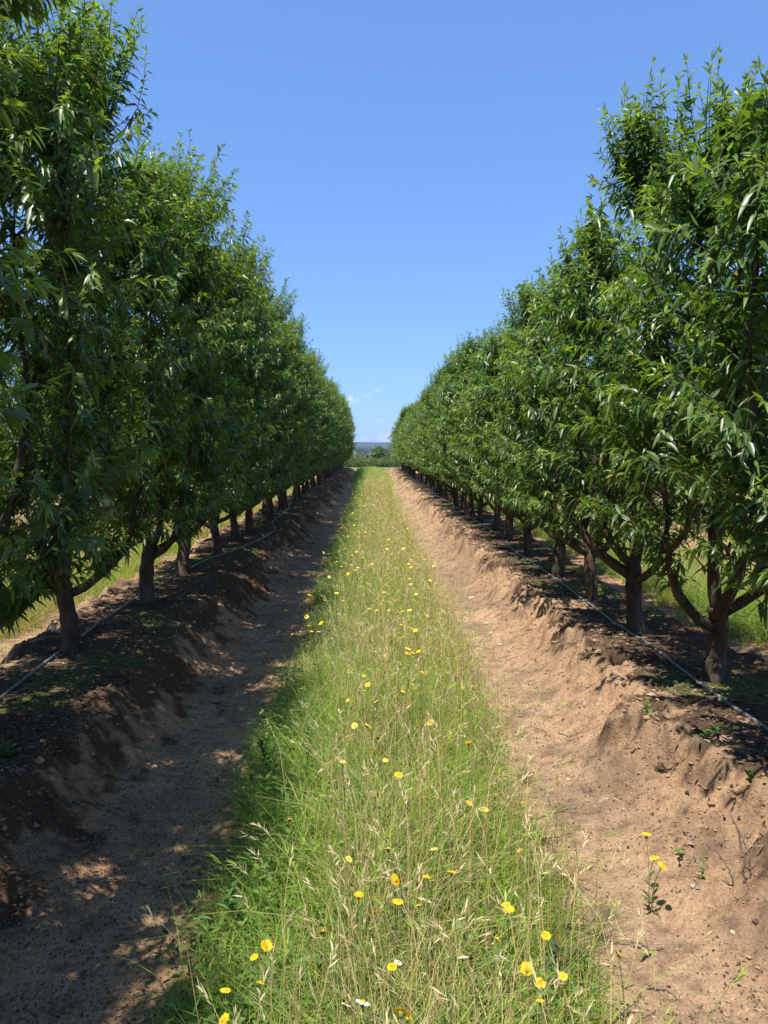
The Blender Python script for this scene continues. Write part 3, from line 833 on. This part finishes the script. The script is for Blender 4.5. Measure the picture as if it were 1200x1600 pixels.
# ------------------------------------------------------------------ single weeds, twigs and stones
def weed(px, py, h, label, seed, n=26, L=0.06, W=0.012, col=(0.10, 0.17, 0.05), zg=0.03, grp=None):
    r = np.random.default_rng(seed); p = at(px, py, zg); p[2] = float(ground_z(np.array([p[0]]), np.array([p[1]]))[0])
    t = empty("weed_plant", p); tag(t, label, "weed", grp)
    b = Bag(); q = np.linspace(0, 1, 7); sway = r.normal(0, 0.05, 2)
    P = np.stack([sway[0] * q ** 2, sway[1] * q ** 2, h * q - 0.01], -1); tubes(b, P[None], np.linspace(0.0032, 0.0014, 7)[None], 6)
    link(bpy.data.objects.new("stem", b.mesh("stem", [M_STEM])), t)
    lb = Bag(); f = np.linspace(0.08, 1.0, n); th = np.arange(n) * 2.4
    pos = np.stack([sway[0] * f ** 2, sway[1] * f ** 2, h * f], -1)
    el = 0.25 + 1.0 * f ** 2
    leaves(lb, pos, np.stack([np.cos(th), np.sin(th), el], -1), np.tile([0, 0, 1.0], (n, 1)) + r.normal(0, .2, (n, 3)), L * r.uniform(.7, 1.15, n) * (1 - .35 * f), np.full(n, W), r.uniform(.1, .5, n), np.array(col) * r.uniform(.8, 1.3, (n, 1)))
    link(bpy.data.objects.new("foliage", lb.mesh("foliage", [M_GRASS])), t)
weed(478, 1265, 0.36, "tall leafy weed with narrow pale leaves at the shaded grass edge", 1, 34, 0.085, 0.014, (0.13, 0.22, 0.08))
weed(862, 1560, 0.16, "broad leaved grey green weed at the sandy corner of the grass", 2, 16, 0.10, 0.024, (0.11, 0.18, 0.09))
weed(1095, 1150, 0.10, "low green weed on the mulch beside the grey pipe", 3, 18, 0.05, 0.02, (0.10, 0.2, 0.05), BERM)
weed(1180, 1205, 0.09, "small green weed on the shaded bank beside the sandy track", 4, 18, 0.05, 0.022, (0.09, 0.18, 0.04), BERM)
weed(1063, 1325, 0.05, "tiny green seedling on the bare sandy bank", 5, 9, 0.03, 0.011, (0.12, 0.24, 0.05), 0.08)
weed(1095, 1358, 0.05, "tiny green seedling nearer the dead twig on the bank", 6, 9, 0.03, 0.012, (0.12, 0.24, 0.05), 0.10)
weed(1010, 1148, 0.07, "small bright weed on the crumbly edge of the bank", 7, 14, 0.04, 0.016, (0.13, 0.22, 0.05), 0.2)
weed(400, 1500, 0.24, "bushy green weed beside golden daisies at the shaded grass edge", 8, 40, 0.06, 0.016, (0.08, 0.16, 0.04))
weed(420, 1235, 0.22, "dark green bushy weed overhanging the shaded track", 9, 46, 0.055, 0.018, (0.05, 0.11, 0.025))
weed(18, 1185, 0.10, "pale leafy weed on the shaded bed near the pipe", 10, 22, 0.05, 0.022, (0.10, 0.17, 0.06), BERM - .03)

def tuft(px, py, n, h, label, seed, col, zg=0.0):
    r = np.random.default_rng(seed); p = at(px, py, zg); p[2] = float(ground_z(np.array([p[0]]), np.array([p[1]]))[0]) - 0.004
    b = Bag(); P = r.normal(0, 0.018, (n, 3)); P[:, 2] = 0
    az = r.uniform(0, 2 * pi, n)
    blades(b, P, h * r.uniform(.5, 1.1, n), r.uniform(.2, 1.1, n), az, r.uniform(.2, 1.2, n), r.uniform(.002, .0045, n), r.uniform(0, pi, n), np.array(col) * r.uniform(.7, 1.35, (n, 1)))
    o = link(bpy.data.objects.new("grass_tuft", b.mesh("grass_tuft", [M_GRASS]))); o.location = [float(c) for c in p]
    tag(o, label, "grass tuft", "lone grass tufts at the edge of the sandy track")
tuft(900, 1520, 60, 0.22, "green grass tuft spreading onto the sandy track, nearest the camera", 1, (0.12, 0.2, 0.045))
tuft(935, 1470, 34, 0.24, "sparse green tuft standing out on the bare sand", 2, (0.13, 0.21, 0.05))
tuft(850, 1320, 55, 0.16, "dry brown tuft at the edge of the sandy track", 3, (0.27, 0.2, 0.10))
tuft(880, 1390, 46, 0.16, "mixed green and brown tuft at the sandy edge", 4, (0.2, 0.19, 0.08))
tuft(820, 1225, 40, 0.15, "olive tuft with small golden daisies at the sandy edge", 5, (0.18, 0.2, 0.06))

def twig(pts, rad, label, name="twig", sides=6):
    P = np.array(pts); c = P[0].copy(); b = Bag(); P2 = smooth_line(P - c, 14); r = np.random.default_rng(int(abs(c[0] * 1e4)))
    P2 = P2 + r.normal(0, 0.0022, P2.shape)
    tubes(b, P2[None], np.linspace(rad, rad * 0.4, 14)[None], sides)
    k = 7; d = nrm(P2[k + 1] - P2[k]); s = nrm(np.cross(d, [0, 0, 1.0])) * (1 if c[0] > 0 else -1); L = np.linalg.norm(P2[-1] - P2[0]) * .3
    tubes(b, np.array([[P2[k], P2[k] + (d * .6 + s * .5) * L * .5, P2[k] + (d * .75 + s * .6) * L]]), np.array([[rad * .55, rad * .4, rad * .25]]), 5)
    o = link(bpy.data.objects.new(name, b.mesh(name, [M_DEAD]))); o.location = [float(q) for q in c]
    return tag(o, label, "twig", "dry twigs lying on the tracks and banks")
def lie(px0, py0, px1, py1, rad, label, zg=0.0, bend=0.02):
    a = at(px0, py0, zg); b = at(px1, py1, zg); m = (a + b) / 2 + np.array([bend, bend, 0])
    P = []
    for q in (a, m, b): P.append([q[0], q[1], float(ground_z(np.array([q[0]]), np.array([q[1]]))[0]) + rad * 1.1 + .003])
    twig(P, rad, label)
lie(843, 1232, 858, 1262, .0035, "thin dry twig pointing up the sandy track beside the grass")
lie(835, 1282, 900, 1263, .0040, "forked dry twig lying across the edge of the sandy track")
lie(1000, 1500, 1035, 1480, .0040, "short curved dark twig on the near sandy track")
lie(990, 1478, 1015, 1484, .0036, "straight dark twig tip to tip with a curved one on sand")
lie(1068, 1297, 1088, 1325, .0045, "pale bent stick on the sandy bank by the seedlings", .1)
lie(1010, 1545, 1060, 1560, .003, "fine twig lying flat on the nearest sandy ground")
lie(870, 1150, 905, 1170, .003, "dark twig in the middle of the sandy track")
lie(120, 1392, 215, 1378, .005, "long dark stick lying across the shaded track")
lie(215, 1378, 300, 1418, .0045, "bent dark stick across the shaded track near the grass")
lie(285, 1380, 310, 1425, .004, "dark stick pointing at the camera beside the shaded grass edge")
lie(200, 1515, 255, 1490, .004, "short dark stick among sun flecks on the shaded track")
lie(340, 1400, 365, 1440, .004, "stick half under the grass beside the shaded track")
lie(490, 945, 512, 870, .006, "pale fallen branch leaning on the far shaded track", .02)
# upright dead stems on the bank
a = at(1165, 1325, 0.24)
for k, (dx, dy, h, rad, lab) in enumerate(((0, 0, .26, .0045, "upright grey dead stem, tallest on the bank beside the sandy track"),
                                          (.03, .02, .18, .0035, "upright dead stem just behind the tallest grey one on the bank"),
                                          (-.035, .0, .14, .003, "short upright dead stem in front of the tallest grey one"))):
    g = float(ground_z(np.array([a[0] + dx]), np.array([a[1] + dy]))[0]) - .01
    o = twig([[a[0] + dx, a[1] + dy, g], [a[0] + dx * 1.2 - .012, a[1] + dy, g + h * .5], [a[0] + dx * 1.5 - .05, a[1] + dy + .02, g + h]], rad, lab, "dead_stem")
    o["group"] = "upright dead stems on the bank"

def stone(px, py, s, label, zg, seed):
    r = np.random.default_rng(seed); p = at(px, py, zg); p[2] = float(ground_z(np.array([p[0]]), np.array([p[1]]))[0]) + s * .2
    b = Bag(); ellipsoid(b, (0, 0, 0), (s, s * .75, s * .5), None, None, 0, 10, 7, .16, r)
    o = link(bpy.data.objects.new("stone", b.mesh("stone", [M_STONE], False))); o.location = [float(c) for c in p]; o.rotation_euler = (0, 0, r.uniform(0, 6))
    tag(o, label, "stone", "pale stones on the sandy track")
stone(737, 936, .045, "flat pale stone, farthest of the pale ones on the sandy track", 0, 1)
stone(760, 977, .026, "small pale stone, upper of a close pair on the sandy track", 0, 2)
stone(768, 991, .030, "pale stone, lower of a close pair on the sandy track", 0, 3)
stone(728, 966, .022, "small pale stone at the grass edge of the sandy track", 0, 4)
stone(782, 1007, .022, "small pale stone just below the close pair on the sandy track", 0, 5)
stone(888, 1217, .014, "lone pale chip in the middle of the near sandy track", 0, 6)
stone(1083, 1377, .012, "pale pebble below the seedlings on the near bank", .06, 7)
stone(1145, 1463, .012, "pale pebble on sand below the dead stems", .03, 8)

# ------------------------------------------------------------------ far country
def crown_cloud(bag, c, rx, rz, n, size, col, r):
    d = nrm(r.normal(0, 1, (n, 3))); rad = r.random(n) ** 0.3
    lump = 0.72 + 0.55 * fbm(d[:, 0] * 2.2 + c[0], d[:, 2] * 2.2 + d[:, 1] + c[1], 3, 2)
    P = d * (rad * lump)[:, None] * np.array([rx, rx, rz]) + np.asarray(c)
    D = nrm(d + r.normal(0, .8, d.shape)); Lf = size * r.uniform(.6, 1.3, n)
    leaves(bag, P, D, r.normal(0, .6, P.shape) + np.array([0, 0, 1.0]), Lf, Lf * .7, r.uniform(0, .4, n), np.asarray(col) * r.uniform(.65, 1.4, (n, 1)))

def far_tree(name, x, y, h, w, label, col, seed, cat="tree", grp=None):
    r = np.random.default_rng(seed); z = float(ground_z(np.array([x]), np.array([y]), False)[0])
    t = empty(name, (x, y, z)); tag(t, label, cat, grp)
    b = Bag(); tubes(b, np.array([[[0, 0, -.2], [0.02 * h, 0, h * .25], [0, 0, h * .55], [0.02 * h, 0.01 * h, h * .8]]]), np.array([[.045, .035, .025, .01]]) * h * .8, 7)
    for k in range(5):
        a = k * 1.3 + seed; tubes(b, np.array([[[0, 0, h * .3], [cos(a) * w * .2, sin(a) * w * .2, h * .5], [cos(a) * w * .38, sin(a) * w * .38, h * .7]]]), np.array([[.016, .011, .005]]) * h * .8, 5)
    link(bpy.data.objects.new("trunk", b.mesh("trunk", [M_BARK])), t)
    cb = Bag(); crown_cloud(cb, (0, 0, h * .56), w * .5, h * .46, 1500, h * .075, col, r)
    crown_cloud(cb, (w * .2, 0, h * .42), w * .34, h * .3, 500, h * .075, col, r); crown_cloud(cb, (-w * .22, 0, h * .45), w * .34, h * .3, 500, h * .075, col, r)
    link(bpy.data.objects.new("crown", cb.mesh("crown", [M_FAR])), t)
far_tree("round_tree", 1.3, 112, 3.3, 2.5, "round green tree standing alone beyond the end of the alley", (0.09, 0.15, 0.045), 1)
far_tree("bush", -1.2, 70, 1.05, 1.8, "yellow green bush where the grass alley ends", (0.15, 0.19, 0.06), 2, "bush")
far_tree("bush", -2.6, 66, 1.3, 2.6, "wide olive bush past the end of the taller row", (0.10, 0.14, 0.04), 4, "bush")
far_tree("bush", 2.9, 64, 1.2, 2.4, "wide green bush past the end of the lower row", (0.09, 0.14, 0.04), 5, "bush")
far_tree("bush", 0.2, 78, 1.0, 1.5, "small pale bush in line with the middle of the grass alley", (0.14, 0.17, 0.06), 6, "bush")
far_tree("bush", 1.5, 74, 1.0, 1.7, "darker low bush just behind the end of the grass alley", (0.13, 0.18, 0.06), 3, "bush")
r = np.random.default_rng(88); wb = Bag()
for i in range(620):
    y = 380 + 2500 * r.random() ** 1.5; x = r.uniform(-0.14, 0.14) * y
    z = float(ground_z(np.array([x]), np.array([y]), False)[0]); h = r.uniform(6, 9) if y < 1000 else r.uniform(8, 12)
    crown_cloud(wb, (x, y, z + h * .55), h * .42, h * .5, 70, h * .20, np.array([0.045, 0.07, 0.028]) * r.uniform(.7, 1.3), r)
tag(link(bpy.data.objects.new("far_wood", wb.mesh("far_wood", [M_FAR]))), "dark green wood on the plain beyond the orchard", "woodland", kind="stuff")

hx = np.linspace(-5200, 5200, 160); hy = np.linspace(4300, 6900, 24); HX, HY = np.meshgrid(hx, hy)
prof = np.sin(np.clip((HY - 4300) / 2600, 0, 1) * pi) ** 0.7
HZ = -24 + prof * (52 + 34 * fbm(HX * 0.00075 + 3.3, HY * 0.0004, 121, 4) + 14 * (fbm(HX * 0.004, HY * 0.004, 131, 3) - .5))
hi = np.arange(HX.size).reshape(HX.shape); HF = np.stack([hi[:-1, :-1], hi[:-1, 1:], hi[1:, 1:], hi[1:, :-1]], -1).reshape(-1, 4)
tag(link(bpy.data.objects.new("hills", raw_mesh("hills", np.stack([HX, HY, HZ], -1).reshape(-1, 3), HF, [M_HILL]))), kind="structure")

# air between the orchard and the hills
bx0, bx1, by0, by1, bz0, bz1 = -6300, 6300, -4500, 9500, -27.0, 110.0
hv = np.array([[x, y, z] for z in (bz0, bz1) for y in (by0, by1) for x in (bx0, bx1)])
hf = np.array([[0, 2, 3, 1], [4, 5, 7, 6], [0, 1, 5, 4], [2, 6, 7, 3], [0, 4, 6, 2], [1, 3, 7, 5]])
hm, hnt, hout = new_mat("haze_air")
pv = N(hnt, "ShaderNodeVolumePrincipled"); pv.inputs["Color"].default_value = (0.50, 0.68, 1.0, 1); pv.inputs["Density"].default_value = 0.00009
pv.inputs["Anisotropy"].default_value = 0.1
hnt.links.new(pv.outputs[0], hout.inputs["Volume"])
HAZE = True
if HAZE:
    tag(link(bpy.data.objects.new("haze", raw_mesh("haze", hv, hf, [hm], smooth=False))), kind="stuff")

# ------------------------------------------------------------------ light, sky, camera
el = math.asin(SUN[2]); az = math.atan2(SUN[0], SUN[1])
sl = bpy.data.lights.new("sun", 'SUN'); sl.energy = 4.4; sl.angle = radians(0.53); sl.color = (1.0, 0.955, 0.88)
so = link(bpy.data.objects.new("sun", sl)); so.rotation_euler = (math.acos(SUN[2]), 0, math.atan2(SUN[0], -SUN[1]))
so.location = (0, 0, 60)

w = bpy.data.worlds.new("World"); sc.world = w; w.use_nodes = True
nt = w.node_tree; nt.nodes.clear()
wo = nt.nodes.new("ShaderNodeOutputWorld"); bg = nt.nodes.new("ShaderNodeBackground"); bg.inputs["Strength"].default_value = 0.118
sky = nt.nodes.new("ShaderNodeTexSky"); sky.sky_type = 'NISHITA'; sky.sun_disc = False
sky.sun_elevation = el; sky.sun_rotation = az % (2 * pi)
sky.altitude = 0; sky.air_density = 1.0; sky.dust_density = 0.0; sky.ozone_density = 6.0
gm = nt.nodes.new("ShaderNodeGamma"); gm.inputs["Gamma"].default_value = 0.55        # the phone's compressed sky response
gk = nt.nodes.new("ShaderNodeMix"); gk.data_type = 'RGBA'; gk.blend_type = 'MULTIPLY'; gk.inputs[0].default_value = 1.0
gk.inputs[7].default_value = (0.86, 1.25, 1.96, 1)
nt.links.new(sky.outputs[0], gm.inputs["Color"]); nt.links.new(gm.outputs[0], gk.inputs[6])
# a few small fair-weather clouds low over the hills
tc = nt.nodes.new("ShaderNodeTexCoord")
cn = nt.nodes.new("ShaderNodeTexNoise"); cn.inputs["Scale"].default_value = 160; cn.inputs["Detail"].default_value = 5
nt.links.new(tc.outputs["Generated"], cn.inputs["Vector"])
def cloud_dir(px, py):
    p = radians(4.764); yw = radians(0.955)
    v = np.array([(px - 600) / 1200.0, 1.0, -(py - 800) / 1200.0])
    v = np.array([v[0], cos(p) * v[1] + sin(p) * v[2], -sin(p) * v[1] + cos(p) * v[2]])
    return nrm(np.array([cos(yw) * v[0] + sin(yw) * v[1], -sin(yw) * v[0] + cos(yw) * v[1], v[2]]))
acc = None
for px, py, sx, sz, amp in ((547, 625, 13, 5, .6), (590, 609, 8, 4, .3), (573, 620, 5, 4, .35), (594, 658, 10, 4, .3), (604, 684, 20, 8, 1.0), (566, 687, 16, 6, .55), (680, 690, 60, 9, .6), (470, 688, 60, 8, .6), (900, 660, 60, 10, .7), (250, 650, 70, 12, .7)):
    d = cloud_dir(px, py)
    s = nt.nodes.new("ShaderNodeVectorMath"); s.operation = 'SUBTRACT'; s.inputs[1].default_value = d
    nt.links.new(tc.outputs["Generated"], s.inputs[0])
    dv = nt.nodes.new("ShaderNodeVectorMath"); dv.operation = 'DIVIDE'; dv.inputs[1].default_value = (sx / 1200, sx / 1200, sz / 1200)
    nt.links.new(s.outputs[0], dv.inputs[0])
    ln = nt.nodes.new("ShaderNodeVectorMath"); ln.operation = 'LENGTH'; nt.links.new(dv.outputs[0], ln.inputs[0])
    ad = nt.nodes.new("ShaderNodeMath"); ad.operation = 'MULTIPLY_ADD'; ad.inputs[1].default_value = -2.6; ad.inputs[2].default_value = 1.35
    nt.links.new(cn.outputs["Fac"], ad.inputs[0])
    sm = nt.nodes.new("ShaderNodeMath"); sm.operation = 'ADD'; nt.links.new(ln.outputs["Value"], sm.inputs[0]); nt.links.new(ad.outputs[0], sm.inputs[1])
    mr = nt.nodes.new("ShaderNodeMapRange"); mr.interpolation_type = 'SMOOTHSTEP'
    mr.inputs[1].default_value = 1.25; mr.inputs[2].default_value = 0.35; mr.inputs[3].default_value = 0; mr.inputs[4].default_value = amp
    nt.links.new(sm.outputs[0], mr.inputs[0])
    if acc is None: acc = mr.outputs[0]
    else:
        mxn = nt.nodes.new("ShaderNodeMath"); mxn.operation = 'MAXIMUM'; nt.links.new(acc, mxn.inputs[0]); nt.links.new(mr.outputs[0], mxn.inputs[1]); acc = mxn.outputs[0]
mix = nt.nodes.new("ShaderNodeMix"); mix.data_type = 'RGBA'; mix.inputs[7].default_value = (4.2, 4.6, 5.2, 1)
nt.links.new(acc, mix.inputs[0]); nt.links.new(gk.outputs[2], mix.inputs[6])
nt.links.new(mix.outputs[2], bg.inputs["Color"]); nt.links.new(bg.outputs[0], wo.inputs["Surface"])

cam = bpy.data.cameras.new("camera"); co = link(bpy.data.objects.new("camera", cam))
cam.sensor_fit = 'VERTICAL'; cam.sensor_height = 36; cam.sensor_width = 27; cam.lens = 27.0
cam.clip_start = 0.05; cam.clip_end = 30000
co.location = (0, 0, EYE); co.rotation_euler = (radians(90 - 4.764), 0, radians(-0.955))
sc.camera = co
sc.render.engine = 'CYCLES'
cy = sc.cycles
cy.max_bounces = 6; cy.diffuse_bounces = 4; cy.glossy_bounces = 2; cy.transmission_bounces = 4; cy.volume_bounces = 0
cy.transparent_max_bounces = 4; cy.use_denoising = True; cy.caustics_reflective = False; cy.caustics_refractive = False
cy.sample_clamp_indirect = 8
vs = sc.view_settings; vs.view_transform = 'Standard'; vs.look = 'None'; vs.exposure = 0.85; vs.gamma = 1
